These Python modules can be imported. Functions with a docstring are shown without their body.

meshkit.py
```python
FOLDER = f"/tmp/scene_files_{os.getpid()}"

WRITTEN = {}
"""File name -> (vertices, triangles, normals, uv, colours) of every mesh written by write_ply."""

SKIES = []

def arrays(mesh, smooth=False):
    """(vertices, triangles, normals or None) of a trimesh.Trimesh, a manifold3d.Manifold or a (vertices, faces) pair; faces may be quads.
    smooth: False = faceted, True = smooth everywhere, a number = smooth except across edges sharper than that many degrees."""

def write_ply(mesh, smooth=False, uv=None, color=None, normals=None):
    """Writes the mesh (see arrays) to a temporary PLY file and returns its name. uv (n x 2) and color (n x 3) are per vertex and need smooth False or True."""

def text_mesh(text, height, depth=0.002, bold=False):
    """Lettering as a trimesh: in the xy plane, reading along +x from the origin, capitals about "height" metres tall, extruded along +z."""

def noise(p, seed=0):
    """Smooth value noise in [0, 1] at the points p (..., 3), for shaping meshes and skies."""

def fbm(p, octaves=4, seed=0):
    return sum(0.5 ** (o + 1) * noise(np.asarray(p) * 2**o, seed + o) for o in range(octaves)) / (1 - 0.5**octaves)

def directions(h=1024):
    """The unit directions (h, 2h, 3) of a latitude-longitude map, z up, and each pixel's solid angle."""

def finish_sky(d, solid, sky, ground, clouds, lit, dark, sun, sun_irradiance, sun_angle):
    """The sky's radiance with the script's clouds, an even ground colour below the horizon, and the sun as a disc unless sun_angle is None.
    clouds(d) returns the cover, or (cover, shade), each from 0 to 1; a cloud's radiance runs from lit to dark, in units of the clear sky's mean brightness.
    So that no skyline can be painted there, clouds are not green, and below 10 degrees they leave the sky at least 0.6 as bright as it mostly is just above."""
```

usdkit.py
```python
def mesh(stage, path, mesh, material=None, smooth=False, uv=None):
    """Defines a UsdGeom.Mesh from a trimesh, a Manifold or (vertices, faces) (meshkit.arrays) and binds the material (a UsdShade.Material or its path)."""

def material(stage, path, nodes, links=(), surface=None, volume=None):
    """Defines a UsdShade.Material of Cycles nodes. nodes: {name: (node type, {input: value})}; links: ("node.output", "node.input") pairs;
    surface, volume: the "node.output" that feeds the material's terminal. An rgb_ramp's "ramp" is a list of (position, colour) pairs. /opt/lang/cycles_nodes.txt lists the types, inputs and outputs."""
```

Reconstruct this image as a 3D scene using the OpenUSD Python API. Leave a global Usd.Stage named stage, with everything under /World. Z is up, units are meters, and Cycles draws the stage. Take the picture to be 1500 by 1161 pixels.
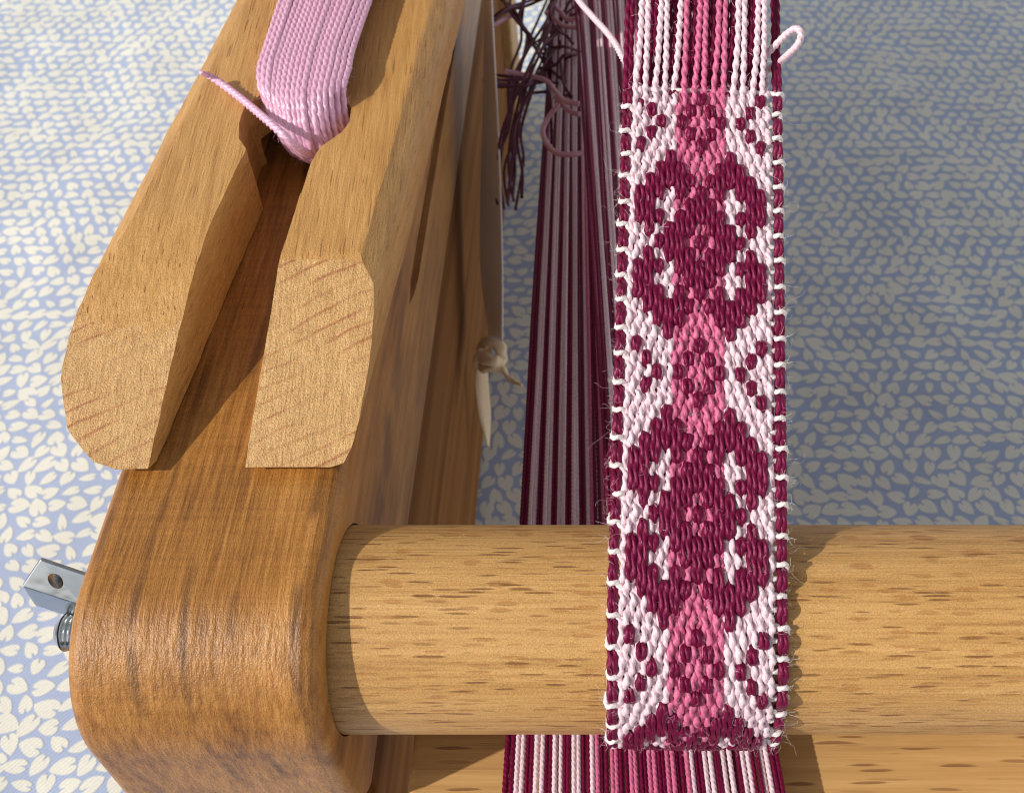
import math
import numpy as np
import trimesh
import manifold3d as m3
from manifold3d import Manifold, CrossSection
from pxr import Usd, UsdGeom, UsdLux, UsdShade, Gf, Sdf, Vt
import usdkit
import meshkit

stage = Usd.Stage.CreateInMemory()
UsdGeom.SetStageUpAxis(stage, 'Z')
UsdGeom.SetStageMetersPerUnit(stage, 1.0)
UsdGeom.Xform.Define(stage, '/World')
UsdGeom.Scope.Define(stage, '/World/Looks')
rng = np.random.default_rng(7)

# ------------------------------------------------------------------ camera
# Working frame: millimetres, X right, Y away from the viewer, h = depth below the lens.
F_PX, PPX, PPY, W_PX, H_PX = 1650.0, 893.0, 580.0, 1500.0, 1161.0
PITCH = math.radians(49.3)
CAM_H = 222.0                      # lens above the table cloth, mm
cam = UsdGeom.Camera.Define(stage, '/World/camera')
cam.CreateHorizontalApertureAttr(36.0)
cam.CreateVerticalApertureAttr(36.0 * 792 / 1024)
cam.CreateFocalLengthAttr(36.0 * F_PX / W_PX)
cam.CreateHorizontalApertureOffsetAttr((W_PX / 2 - PPX) / W_PX * 36.0)
cam.CreateVerticalApertureOffsetAttr(0.0)
cam.CreateClippingRangeAttr(Gf.Vec2f(0.004, 50.0))
cam.CreateFocusDistanceAttr(0.134)
cam.CreateFStopAttr(66.0)
cam.CreateExposureAttr(0.06)
cx = UsdGeom.Xformable(cam)
cx.AddTranslateOp().Set(Gf.Vec3d(0, 0, CAM_H / 1000))
cx.AddRotateXOp().Set(90 - math.degrees(PITCH))

# ------------------------------------------------------------------ sky and sun
SUN_EL = math.radians(36.0)
SUN_AZ = math.radians(63.0)        # from straight towards the viewer (-y) round to the left (-x)
SUN = np.array([-math.cos(SUN_EL) * math.sin(SUN_AZ), -math.cos(SUN_EL) * math.cos(SUN_AZ), math.sin(SUN_EL)])
skymat = usdkit.material(stage, '/World/Looks/sky', {
    'sky': ('sky_texture', {'sky_type': 'single_scattering', 'sun_disc': False, 'sun_elevation': SUN_EL, 'sun_rotation': math.atan2(SUN[0], SUN[1])}),
    'haze': ('hsv', {'saturation': 0.16}),
    'bg': ('background_shader', {'strength': 0.128})}, [('sky.color', 'haze.color'), ('haze.color', 'bg.color')], surface='bg.background')
dome = UsdLux.DomeLight.Define(stage, '/World/sky')
UsdShade.MaterialBindingAPI.Apply(dome.GetPrim()).Bind(skymat)
dome.GetPrim().SetCustomDataByKey('kind', 'structure')
dome.GetPrim().SetCustomDataByKey('label', 'clear daylight sky above the loom')
sun = UsdLux.DistantLight.Define(stage, '/World/sun')
sun.CreateIntensityAttr(0.90)
sun.CreateAngleAttr(0.9)
sun.CreateColorAttr(Gf.Vec3f(1.0, 0.955, 0.88))
sun.GetPrim().CreateAttribute('inputs:normalize', Sdf.ValueTypeNames.Bool).Set(True)
zq = Gf.Rotation(Gf.Vec3d(0, 0, 1), Gf.Vec3d(*map(float, SUN)))
UsdGeom.Xformable(sun).AddTransformOp().Set(Gf.Matrix4d().SetRotate(zq))

# ------------------------------------------------------------------ helpers
used = {}
def numbered(path):
    n = used.get(path, 0)
    used[path] = n + 1
    return path if n == 0 else '%s_%03d' % (path, n)

def W(p):
    p = np.asarray(p, float)
    return np.stack([p[..., 0], p[..., 1], CAM_H - p[..., 2]], -1) / 1000.0

def U(px, py, h):
    """The point (X, Y, h) in mm that a sight line meets at depth h below the lens."""
    px, py, h = np.broadcast_arrays(np.asarray(px, float), np.asarray(py, float), np.asarray(h, float))
    a = PITCH + np.arctan((py - PPY) / F_PX)
    Y = h / np.tan(a)
    zc = Y * math.cos(PITCH) + h * math.sin(PITCH)
    return np.stack([(px - PPX) / F_PX * zc, Y, h], -1)

def project(p):
    p = np.asarray(p, float)
    X, Y, h = p[..., 0], p[..., 1], p[..., 2]
    zc = Y * math.cos(PITCH) + h * math.sin(PITCH)
    yc = Y * math.sin(PITCH) - h * math.cos(PITCH)
    return PPX + F_PX * X / zc, PPY - F_PX * yc / zc

def thing(name, label=None, cat=None, kind=None, group=None):
    x = UsdGeom.Xform.Define(stage, numbered('/World/' + name))
    o = x.GetPrim()
    for k, v in (('label', label), ('category', cat), ('kind', kind), ('group', group)):
        if v:
            o.SetCustomDataByKey(k, v)
    return o

def part(name, mesh, mat, parent, smooth=30, label=None, kind=None, world=False):
    """mesh in the working frame (mm, X Y h) unless world."""
    if hasattr(mesh, 'to_mesh'):
        mm = mesh.to_mesh()
        v, f = np.array(mm.vert_properties[:, :3], float), np.array(mm.tri_verts)
    elif isinstance(mesh, tuple):
        v, f = mesh
    else:
        v, f = np.array(mesh.vertices), np.array(mesh.faces)
    v, f = np.asarray(v, float), np.asarray(f, int)
    if not world:
        v = W(v)
        f = f[:, ::-1]                 # h points down: keep outward faces outward
    o = usdkit.mesh(stage, numbered(str(parent.GetPath()) + '/' + name), (v, f), mat, smooth=smooth).GetPrim()
    if label:
        o.SetCustomDataByKey('label', label)
    if kind:
        o.SetCustomDataByKey('kind', kind)
    return o

def resample(p, step):
    p = np.asarray(p, float)
    d = np.r_[0, np.cumsum(np.linalg.norm(np.diff(p, axis=0), axis=1))]
    n = max(4, int(d[-1] / step) + 1)
    t = np.linspace(0, d[-1], n)
    return np.stack([np.interp(t, d, p[:, k]) for k in range(p.shape[1])], 1), t

def catmull(p, n=12):
    p = np.asarray(p, float)
    q = np.vstack([2 * p[0] - p[1], p, 2 * p[-1] - p[-2]])
    out = []
    t = np.linspace(0, 1, n, endpoint=False)[:, None]
    for i in range(1, len(q) - 2):
        a, b, c, d = q[i - 1], q[i], q[i + 1], q[i + 2]
        out.append(0.5 * (2 * b + (c - a) * t + (2 * a - 5 * b + 4 * c - d) * t ** 2 + (3 * b - a - 3 * c + d) * t ** 3))
    return np.vstack(out + [p[-1:]])

def yarn(path, r, pitch=2.4, lobes=3, depth=0.2, sides=12, step=0.2, phase=0.0, flat=1.0, dense=False):
    """A plied thread: a tube whose section has lobes that turn along its length."""
    if dense:
        p = np.asarray(path, float)
        s = np.r_[0, np.cumsum(np.linalg.norm(np.diff(p, axis=0), axis=1))]
    else:
        p, s = resample(path, step)
    t = np.gradient(p, axis=0)
    t /= np.linalg.norm(t, axis=1, keepdims=True) + 1e-12
    ref = np.array([1.0, 0, 0]) if abs(t[:, 0]).mean() < 0.6 else np.array([0, 0.3, -1.0])
    a = ref - t * (t @ ref)[:, None]
    bad = np.linalg.norm(a, axis=1) < 0.25
    if bad.any():                      # carry the frame through bends
        a = np.zeros_like(p)
        v = np.cross(t[0], [0.31, 0.2, 0.93]); v /= np.linalg.norm(v)
        for i in range(len(p)):
            v = v - t[i] * (v @ t[i]); v /= np.linalg.norm(v); a[i] = v
    a /= np.linalg.norm(a, axis=1, keepdims=True)
    b = np.cross(t, a)
    th = np.arange(sides) * 2 * np.pi / sides
    r = np.asarray(r, float)
    if r.ndim and len(r) != len(p):
        r = np.interp(np.linspace(0, 1, len(p)), np.linspace(0, 1, len(r)), r)
    rr = np.broadcast_to(r, (len(p),))
    fl = np.broadcast_to(np.asarray(flat, float), (len(p),))
    R = rr[:, None] * (1 + depth * np.cos(lobes * (th[None] - 2 * np.pi * s[:, None] / pitch) + phase))
    v = p[:, None] + (R * np.cos(th))[..., None] * a[:, None] + (R * np.sin(th) * fl[:, None])[..., None] * b[:, None]
    i, j = np.meshgrid(np.arange(len(p) - 1), np.arange(sides), indexing='ij')
    q = np.stack([i * sides + j, i * sides + (j + 1) % sides, (i + 1) * sides + (j + 1) % sides, (i + 1) * sides + j], -1).reshape(-1, 4)
    f = np.vstack([q[:, [0, 2, 1]], q[:, [0, 3, 2]]])
    v = v.reshape(-1, 3)
    c0, c1 = len(v), len(v) + 1
    v = np.vstack([v, p[:1], p[-1:]])
    k = np.arange(sides)
    e = (len(p) - 1) * sides
    f = np.vstack([f, np.stack([np.full(sides, c0), k, (k + 1) % sides], 1), np.stack([np.full(sides, c1), e + (k + 1) % sides, e + k], 1)])
    return v, f[:, ::-1]

FUZZ = {}
def fuzz(key, p, n, lo, hi, r=0.36):
    """Short stray fibres along a thread's path p."""
    p = np.asarray(p, float)
    i = rng.integers(1, len(p) - 1, n)
    t = p[i + 1] - p[i - 1]; t /= np.linalg.norm(t, axis=1, keepdims=True) + 1e-9
    d = rng.normal(0, 1, (n, 3)) + np.array([0, -0.4, -0.9]); d /= np.linalg.norm(d, axis=1, keepdims=True)
    L_ = rng.uniform(lo, hi, n)[:, None]
    root = p[i] + d * r * 0.95
    e = t * rng.choice([-1, 1], (n, 1)) * 0.8 + d * 0.55 + rng.normal(0, 0.3, (n, 3))
    m_ = root + e * L_ * 0.5
    q = m_ + (e + rng.normal(0, 0.6, (n, 3))) * L_ * 0.5
    FUZZ.setdefault(key, []).append(np.stack([root, m_, q], 1).reshape(-1, 3))

def lay_fuzz(key, parent, material, width):
    pts_ = np.vstack(FUZZ.pop(key))
    c = UsdGeom.BasisCurves.Define(stage, numbered(str(parent.GetPath()) + '/stray_fibres'))
    c.CreateTypeAttr('linear')
    c.CreatePointsAttr(Vt.Vec3fArray.FromNumpy(W(pts_).astype(np.float32)))
    c.CreateCurveVertexCountsAttr(Vt.IntArray.FromNumpy(np.full(len(pts_) // 3, 3, np.int32)))
    c.CreateWidthsAttr(Vt.FloatArray.FromNumpy(np.full(len(pts_), width, np.float32)))
    c.SetWidthsInterpolation('vertex')
    UsdShade.MaterialBindingAPI.Apply(c.GetPrim()).Bind(material)
    c.GetPrim().SetCustomDataByKey('kind', 'stuff')

def merge(ms):
    vs, fs, n = [], [], 0
    for v, f in ms:
        vs.append(np.asarray(v)); fs.append(np.asarray(f) + n); n += len(v)
    return np.vstack(vs), np.vstack(fs)

def box_m(x0, x1, y0, y1, h0, h1):
    return Manifold.cube([x1 - x0, y1 - y0, h1 - h0]).translate([x0, y0, h0])

def hull_round(poly, lo, hi, r, axis='x', n=6):
    """Convex profile poly extruded along axis from lo to hi with edges rounded by r."""
    from shapely.geometry import Polygon
    P = Polygon(poly)
    pts = []
    for a in np.linspace(0, math.pi / 2, n):
        ins = r * (1 - math.cos(a)); up = r * (1 - math.sin(a))
        q = np.array(P.buffer(-(r * (1 - math.cos(a))) - 1e-4, join_style=1, quad_segs=6).exterior.coords) if ins > 0 else np.array(P.exterior.coords)
        d = up if a > 0 else r
        for e in (lo + r * (1 - math.sin(a)), hi - r * (1 - math.sin(a))):
            pts.append(np.column_stack([np.full(len(q), e), q]) if axis == 'x' else np.column_stack([q, np.full(len(q), e)]))
    return Manifold.hull_points(np.vstack(pts))

def rounded_box(x0, x1, y0, y1, h0, h1, r=0.6):
    return hull_round([(y0, h0), (y1, h0), (y1, h1), (y0, h1)], x0, x1, r, n=4)

# ------------------------------------------------------------------ materials
def mat(name, nodes, links, surface='p.BSDF'):
    return usdkit.material(stage, '/World/Looks/' + name, nodes, links, surface=surface)

def wood(name, light, mid, dark, along, across1, across2, fleck=None, fleck_scale=None, rough=0.5, bump=0.00008, saw=0.0, rings=None, fleck_amt=1.0, dash=None, sparkle_b=0.45, wts=(0.45, 0.40, 0.15), sparkle_c=(0.72, 1.25), sparkle=0.0, spec=0.35, coat=0.0, endgrain=False, rot=(0, 0, 0)):
    """along / across: noise frequencies (1/m) in x, y, z packed as mapping scales."""
    N = {'g': ('geometry', {}),
         'rotm': ('mapping', {'rotation': rot}),
         'm1': ('mapping', {'scale': along}), 'n1': ('noise_texture', {'scale': 1.0, 'detail': 4.0, 'roughness': 0.6}),
         'm2': ('mapping', {'scale': across1}), 'n2': ('noise_texture', {'scale': 1.0, 'detail': 3.0, 'roughness': 0.55, 'distortion': 0.4}),
         'm3': ('mapping', {'scale': across2}), 'n3': ('noise_texture', {'scale': 1.0, 'detail': 2.0, 'roughness': 0.5}),
         'r': ('rgb_ramp', {'ramp': [(0.30, dark), (0.48, mid), (0.69, light)]}),
         'a1': ('math', {'math_type': 'multiply', 'value2': wts[0]}), 'a2': ('math', {'math_type': 'multiply_add', 'value2': wts[1]}),
         'a3': ('math', {'math_type': 'multiply_add', 'value2': wts[2]}),
         'p': ('principled_bsdf', {'roughness': rough, 'specular_ior_level': spec, 'coat_weight': coat, 'coat_roughness': 0.3}),
         'b': ('bump', {'strength': 1.0, 'distance': bump})}
    L = [('g.position', 'rotm.vector'), ('rotm.vector', 'm1.vector'), ('rotm.vector', 'm2.vector'), ('rotm.vector', 'm3.vector'),
         ('m1.vector', 'n1.vector'), ('m2.vector', 'n2.vector'), ('m3.vector', 'n3.vector'),
         ('n1.fac', 'a1.value1'), ('n2.fac', 'a2.value1'), ('a1.value', 'a2.value3'), ('n3.fac', 'a3.value1'), ('a2.value', 'a3.value3'),
         ('a3.value', 'r.fac'), ('b.normal', 'p.normal')]
    col, hgt = 'r.color', 'n1.fac'
    if rings:
        N['mr'] = ('mapping', {'scale': rings[0], 'rotation': rings[2]})
        N['w'] = ('wave_texture', {'wave_type': 'bands', 'bands_direction': 'x', 'scale': 1.0, 'distortion': rings[3], 'detail': 2.0, 'detail_scale': 0.6})
        N['wr'] = ('rgb_ramp', {'ramp': [(0.0, (0, 0, 0)), (0.84, (0.05, 0.05, 0.05)), (0.99, (1, 1, 1))]})
        N['wn'] = ('noise_texture', {'scale': 120.0, 'detail': 2.0})
        N['wx'] = ('map_range', {'from_min': 0.42, 'from_max': 0.62, 'to_min': 0.1, 'to_max': 1.0, 'clamp': True})
        N['wy'] = ('math', {'math_type': 'multiply'})
        N['wm'] = ('mix', {'mix_type': 'mix', 'color2': rings[1]})
        N['ws'] = ('math', {'math_type': 'multiply', 'value2': rings[4]})
        L += [('rotm.vector', 'mr.vector'), ('mr.vector', 'w.vector'), ('w.fac', 'wr.fac'), ('rotm.vector', 'wn.vector'), ('wn.fac', 'wx.value'), ('wr.color', 'wy.value1'), ('wx.result', 'wy.value2'), ('wy.value', 'ws.value1'), ('ws.value', 'wm.fac'), (col, 'wm.color1')]
        col = 'wm.color'
    if fleck:
        N['mf'] = ('mapping', {'scale': fleck_scale})
        N['mfn'] = ('noise_texture', {'scale': 0.7, 'detail': 1.0})
        N['mfa'] = ('vector_math', {'math_type': 'multiply_add', 'vector2': (0.5, 0.5, 0.5)})
        N['v'] = ('voronoi_texture', {'feature': 'f1', 'scale': 1.0, 'randomness': 1.0})
        N['vs'] = ('map_range', {'range_type': 'smoothstep', 'from_min': 0.40, 'from_max': 0.24, 'to_min': 0.0, 'to_max': 1.0, 'clamp': True})
        N['vc'] = ('separate_color', {})
        N['vt'] = ('math', {'math_type': 'greater_than', 'value2': 0.42})
        N['vm'] = ('math', {'math_type': 'multiply'})
        N['vk'] = ('math', {'math_type': 'multiply', 'value2': 0.8 * fleck_amt})
        N['fm'] = ('mix', {'mix_type': 'mix', 'color2': fleck})
        L += [('rotm.vector', 'mf.vector'), ('mf.vector', 'mfn.vector'), ('mfn.color', 'mfa.vector1'), ('mf.vector', 'mfa.vector3'), ('mfa.vector', 'v.vector'), ('v.distance', 'vs.value'), ('v.color', 'vc.color'), ('vc.r', 'vt.value1'),
              ('vs.result', 'vm.value1'), ('vt.value', 'vm.value2'), ('vm.value', 'vk.value1'), ('vk.value', 'fm.fac'), (col, 'fm.color1')]
        col = 'fm.color'
        N['hf'] = ('math', {'math_type': 'multiply_add', 'value2': -0.7})
        L += [('vk.value', 'hf.value1'), (hgt, 'hf.value3')]
        hgt = 'hf.value'
    if dash:                               # short thin ray flecks lying along the grain
        N['md'] = ('mapping', {'scale': dash[1]})
        N['dn'] = ('noise_texture', {'scale': 0.9, 'detail': 1.0})
        N['da'] = ('vector_math', {'math_type': 'multiply_add', 'vector2': (0.6, 0.6, 0.6)})
        N['dv'] = ('voronoi_texture', {'feature': 'f1', 'scale': 1.0, 'randomness': 1.0})
        N['ds'] = ('map_range', {'range_type': 'smoothstep', 'from_min': 0.36, 'from_max': 0.20, 'to_min': 0.0, 'to_max': 1.0, 'clamp': True})
        N['dc'] = ('separate_color', {})
        N['dt'] = ('map_range', {'from_min': dash[3] if len(dash) > 3 else 0.35, 'from_max': (dash[3] if len(dash) > 3 else 0.35) + 0.4, 'to_min': 0.0, 'to_max': dash[2], 'clamp': True})
        N['dm'] = ('math', {'math_type': 'multiply'})
        N['dx'] = ('mix', {'mix_type': 'mix', 'color2': dash[0]})
        L += [('rotm.vector', 'md.vector'), ('md.vector', 'dn.vector'), ('dn.color', 'da.vector1'), ('md.vector', 'da.vector3'), ('da.vector', 'dv.vector'), ('dv.distance', 'ds.value'), ('dv.color', 'dc.color'), ('dc.g', 'dt.value'),
              ('ds.result', 'dm.value1'), ('dt.result', 'dm.value2'), ('dm.value', 'dx.fac'), (col, 'dx.color1')]
        col = 'dx.color'
        N['hd'] = ('math', {'math_type': 'multiply_add', 'value2': -0.9})
        L += [('dm.value', 'hd.value1'), (hgt, 'hd.value3')]
        hgt = 'hd.value'
    if saw:
        N['ms'] = ('mapping', {'scale': (saw, saw * 0.12, saw)})
        N['ns'] = ('noise_texture', {'scale': 1.0, 'detail': 3.0, 'roughness': 0.7})
        N['hs'] = ('math', {'math_type': 'multiply_add', 'value2': 0.6})
        L += [('rotm.vector', 'ms.vector'), ('ms.vector', 'ns.vector'), ('ns.fac', 'hs.value1'), (hgt, 'hs.value3')]
        hgt = 'hs.value'
    if sparkle:                            # open pores: tiny bright and dark grains
        N['sn'] = ('noise_texture', {'scale': sparkle, 'detail': 2.0, 'roughness': 0.7})
        N['sr'] = ('map_range', {'from_min': 0.3, 'from_max': 0.7, 'to_min': sparkle_c[0], 'to_max': sparkle_c[1]})
        N['sm'] = ('mix', {'mix_type': 'multiply', 'fac': 1.0})
        N['sc'] = ('combine_xyz', {})
        N['sh'] = ('math', {'math_type': 'multiply_add', 'value2': sparkle_b})
        L += [('rotm.vector', 'sn.vector'), ('sn.fac', 'sr.value'), ('sr.result', 'sc.x'), ('sr.result', 'sc.y'), ('sr.result', 'sc.z'), (col, 'sm.color1'), ('sc.vector', 'sm.color2'),
              ('sn.fac', 'sh.value1'), (hgt, 'sh.value3')]
        col, hgt = 'sm.color', 'sh.value'
    L += [(col, 'p.base_color'), (hgt, 'b.height')]
    return mat(name, N, L)

M = {}
M['rail'] = wood('oiled_rail_wood', (0.49, 0.225, 0.055), (0.32, 0.132, 0.025), (0.125, 0.043, 0.009), (1300, 70, 420), (70, 1500, 420), (130, 45, 90), wts=(0.50, 0.16, 0.34),
                 rough=0.36, bump=0.00022, saw=1500, rings=((60, 6, 22), (0.07, 0.025, 0.008), (0, 0.45, 0), 4.0, 0.6), sparkle=5600, spec=0.45, sparkle_b=0.25)
M['lower'] = wood('pale_rail_wood', (0.30, 0.135, 0.047), (0.20, 0.083, 0.026), (0.10, 0.037, 0.012), (300, 10, 300), (120, 4, 110), (40, 6, 40), rough=0.75, bump=0.00003, spec=0.05)
M['beech_x'] = wood('beech_dowel_wood', (0.60, 0.350, 0.132), (0.485, 0.265, 0.088), (0.32, 0.155, 0.047), (60, 2600, 2600), (25, 900, 900), (40, 90, 90),
                    fleck=(0.36, 0.155, 0.045), fleck_scale=(230, 360, 2000), dash=((0.21, 0.085, 0.026), (185, 2700, 2200), 0.85), rough=0.45, bump=0.00011, sparkle=6000, spec=0.3, rot=(0.35, 0, 0), fleck_amt=0.7)
M['beech_board'] = wood('beech_board_wood', (0.56, 0.335, 0.135), (0.46, 0.258, 0.092), (0.34, 0.18, 0.065), (60, 1700, 1700), (20, 480, 480), (30, 100, 100),
                        dash=((0.20, 0.085, 0.03), (120, 1300, 1300), 0.8), rough=0.5, bump=0.00008, spec=0.3)
M['beech_y'] = wood('beech_shuttle_wood', (0.60, 0.340, 0.118), (0.485, 0.252, 0.076), (0.33, 0.150, 0.040), (1900, 110, 1900), (480, 45, 480), (110, 40, 110),
                    dash=((0.33, 0.13, 0.032), (2300, 150, 2300), 0.75, 0.62), rough=0.38, bump=0.00016, sparkle=5200, spec=0.45, rot=(0, 0.0, -0.06), sparkle_b=0.5)
# the cut ends of the shuttle show end grain: speckled pores and slanting reddish year lines
M['beech_end'] = wood('beech_end_grain', (0.64, 0.385, 0.155), (0.53, 0.300, 0.107), (0.38, 0.19, 0.06), (2400, 500, 500), (900, 250, 250), (60, 60, 60),
                      rough=0.42, bump=0.00017, sparkle=5000, sparkle_c=(0.60, 1.32), spec=0.5, rings=((160, 160, 160), (0.36, 0.125, 0.035), (0, 0, 1.1), 4.0, 0.85), sparkle_b=0.7)

def yarn_mat(name, col, var=0.18, rough=0.42, sheen=0.5, tint=None, spec=0.5, stint=(1, 1, 1)):
    c = np.array(col)
    lo, hi = tuple(c * (1 - var)), tuple(np.minimum(c * (1 + var), 0.92))
    return mat(name, {'g': ('geometry', {}), 'n': ('noise_texture', {'scale': 2600.0, 'detail': 4.0, 'roughness': 0.75}), 'r': ('rgb_ramp', {'ramp': [(0.3, lo), (0.7, hi)]}),
                      'm': ('mapping', {'scale': (9000, 1500, 5000), 'rotation': (0, 0, 0.35)}), 'nb': ('noise_texture', {'scale': 1.0, 'detail': 2.0}),
                      'b': ('bump', {'strength': 0.7, 'distance': 0.00010}),
                      'p': ('principled_bsdf', {'roughness': rough, 'specular_ior_level': spec, 'specular_tint': stint, 'sheen_weight': sheen, 'sheen_roughness': 0.4, 'sheen_tint': tuple(tint or np.minimum(c * 1.5 + 0.1, 1))})},
               [('g.position', 'n.vector'), ('n.fac', 'r.fac'), ('r.color', 'p.base_color'), ('g.position', 'm.vector'), ('m.vector', 'nb.vector'), ('nb.fac', 'b.height'), ('b.normal', 'p.normal')])

M['maroon'] = yarn_mat('maroon_cotton', (0.118, 0.002, 0.027), 0.6, rough=0.42, sheen=0.0, spec=0.6, stint=(1.0, 0.38, 0.6), tint=(0.8, 0.2, 0.4))
M['pink'] = yarn_mat('rose_pink_cotton', (0.55, 0.120, 0.235), 0.3, rough=0.52, sheen=0.08)
M['pale'] = yarn_mat('blush_white_cotton', (0.73, 0.545, 0.60), 0.2, rough=0.55, sheen=0.08, spec=0.4)
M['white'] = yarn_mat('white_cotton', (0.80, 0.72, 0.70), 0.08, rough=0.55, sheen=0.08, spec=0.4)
M['lilac'] = yarn_mat('lilac_pink_cotton', (0.69, 0.39, 0.535), 0.18, rough=0.30, sheen=0.2, spec=0.8)
M['dark_cord'] = yarn_mat('dark_maroon_cord', (0.085, 0.010, 0.028), 0.2, rough=0.7, sheen=0.1)
M['dusty'] = yarn_mat('dusty_pink_cotton', (0.55, 0.27, 0.33), 0.1)
M['tape'] = yarn_mat('cream_tape', (0.86, 0.80, 0.71), 0.04, rough=0.8, sheen=0.2)
M['knot'] = yarn_mat('cream_tape_knot', (0.72, 0.55, 0.36), 0.1, rough=0.8, sheen=0.2)
M['fuzz'] = mat('cotton_fuzz', {'p': ('principled_bsdf', {'base_color': (0.80, 0.66, 0.68), 'roughness': 0.6})}, [])
M['steel'] = mat('zinc_plated_steel', {'g': ('geometry', {}), 'n': ('noise_texture', {'scale': 260.0, 'detail': 2.0}), 'r': ('map_range', {'from_min': 0.3, 'from_max': 0.7, 'to_min': 0.10, 'to_max': 0.34}),
                 'b': ('bump', {'strength': 0.6, 'distance': 0.0004}), 'p': ('principled_bsdf', {'base_color': (0.50, 0.52, 0.53), 'metallic': 1.0})},
                 [('g.position', 'n.vector'), ('n.fac', 'r.value'), ('r.result', 'p.roughness'), ('n.fac', 'b.height'), ('b.normal', 'p.normal')])

def cloth_mat(name, col):
    return mat(name, {'g': ('geometry', {}),
                      'mw': ('mapping', {'rotation': (0, 0, 0.75)}), 'w': ('wave_texture', {'wave_type': 'bands', 'bands_direction': 'x', 'scale': 420.0, 'distortion': 0.6, 'detail': 1.0}),
                      'mt': ('mapping', {'scale': (4200, 4200, 4200)}), 'nt': ('noise_texture', {'scale': 1.0, 'detail': 2.0}),
                      'add': ('math', {'math_type': 'multiply_add', 'value2': 0.5}),
                      'wr': ('map_range', {'from_min': 0.0, 'from_max': 1.3, 'to_min': 0.80, 'to_max': 1.14}), 'cc': ('combine_xyz', {}),
                      'nl': ('noise_texture', {'scale': 60.0, 'detail': 2.0}), 'rl': ('rgb_ramp', {'ramp': [(0.3, tuple(np.array(col) * 0.94)), (0.7, tuple(np.minimum(np.array(col) * 1.05, 0.9)))]}),
                      'mm': ('mix', {'mix_type': 'multiply', 'fac': 1.0}), 'b': ('bump', {'strength': 0.8, 'distance': 0.00012}),
                      'p': ('principled_bsdf', {'roughness': 0.85, 'specular_ior_level': 0.15, 'sheen_weight': 0.15})},
               [('g.position', 'mw.vector'), ('mw.vector', 'w.vector'), ('g.position', 'mt.vector'), ('mt.vector', 'nt.vector'), ('w.fac', 'add.value1'), ('nt.fac', 'add.value3'),
                ('add.value', 'wr.value'), ('wr.result', 'cc.x'), ('wr.result', 'cc.y'), ('wr.result', 'cc.z'), ('g.position', 'nl.vector'), ('nl.fac', 'rl.fac'),
                ('rl.color', 'mm.color1'), ('cc.vector', 'mm.color2'), ('mm.color', 'p.base_color'), ('add.value', 'b.height'), ('b.normal', 'p.normal')])
M['cloth'] = cloth_mat('blue_cotton_cloth', (0.39, 0.465, 0.645))
M['petal'] = cloth_mat('cream_printed_petal', (0.74, 0.735, 0.66))

# ------------------------------------------------------------------ the printed cloth
def cloth_z(x, y):
    """Height of the cloth in mm above the table, x, y in mm."""
    q = np.stack([x / 75.0, y / 60.0, np.zeros_like(x)], -1)
    big = (meshkit.fbm(q + 3.3, 3, seed=4) - 0.5) * 5.0
    k = (x * 0.35 + y * 0.9) / 26.0 + 1.3 * np.sin(x / 55.0)
    crease = meshkit.fbm(np.stack([x / 30.0, y / 46.0, np.zeros_like(x) + 5], -1), 2, seed=11) - 0.5
    return big * 1.3 + 0.45 * np.sin(k) + 2.2 * crease - 3.2

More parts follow.
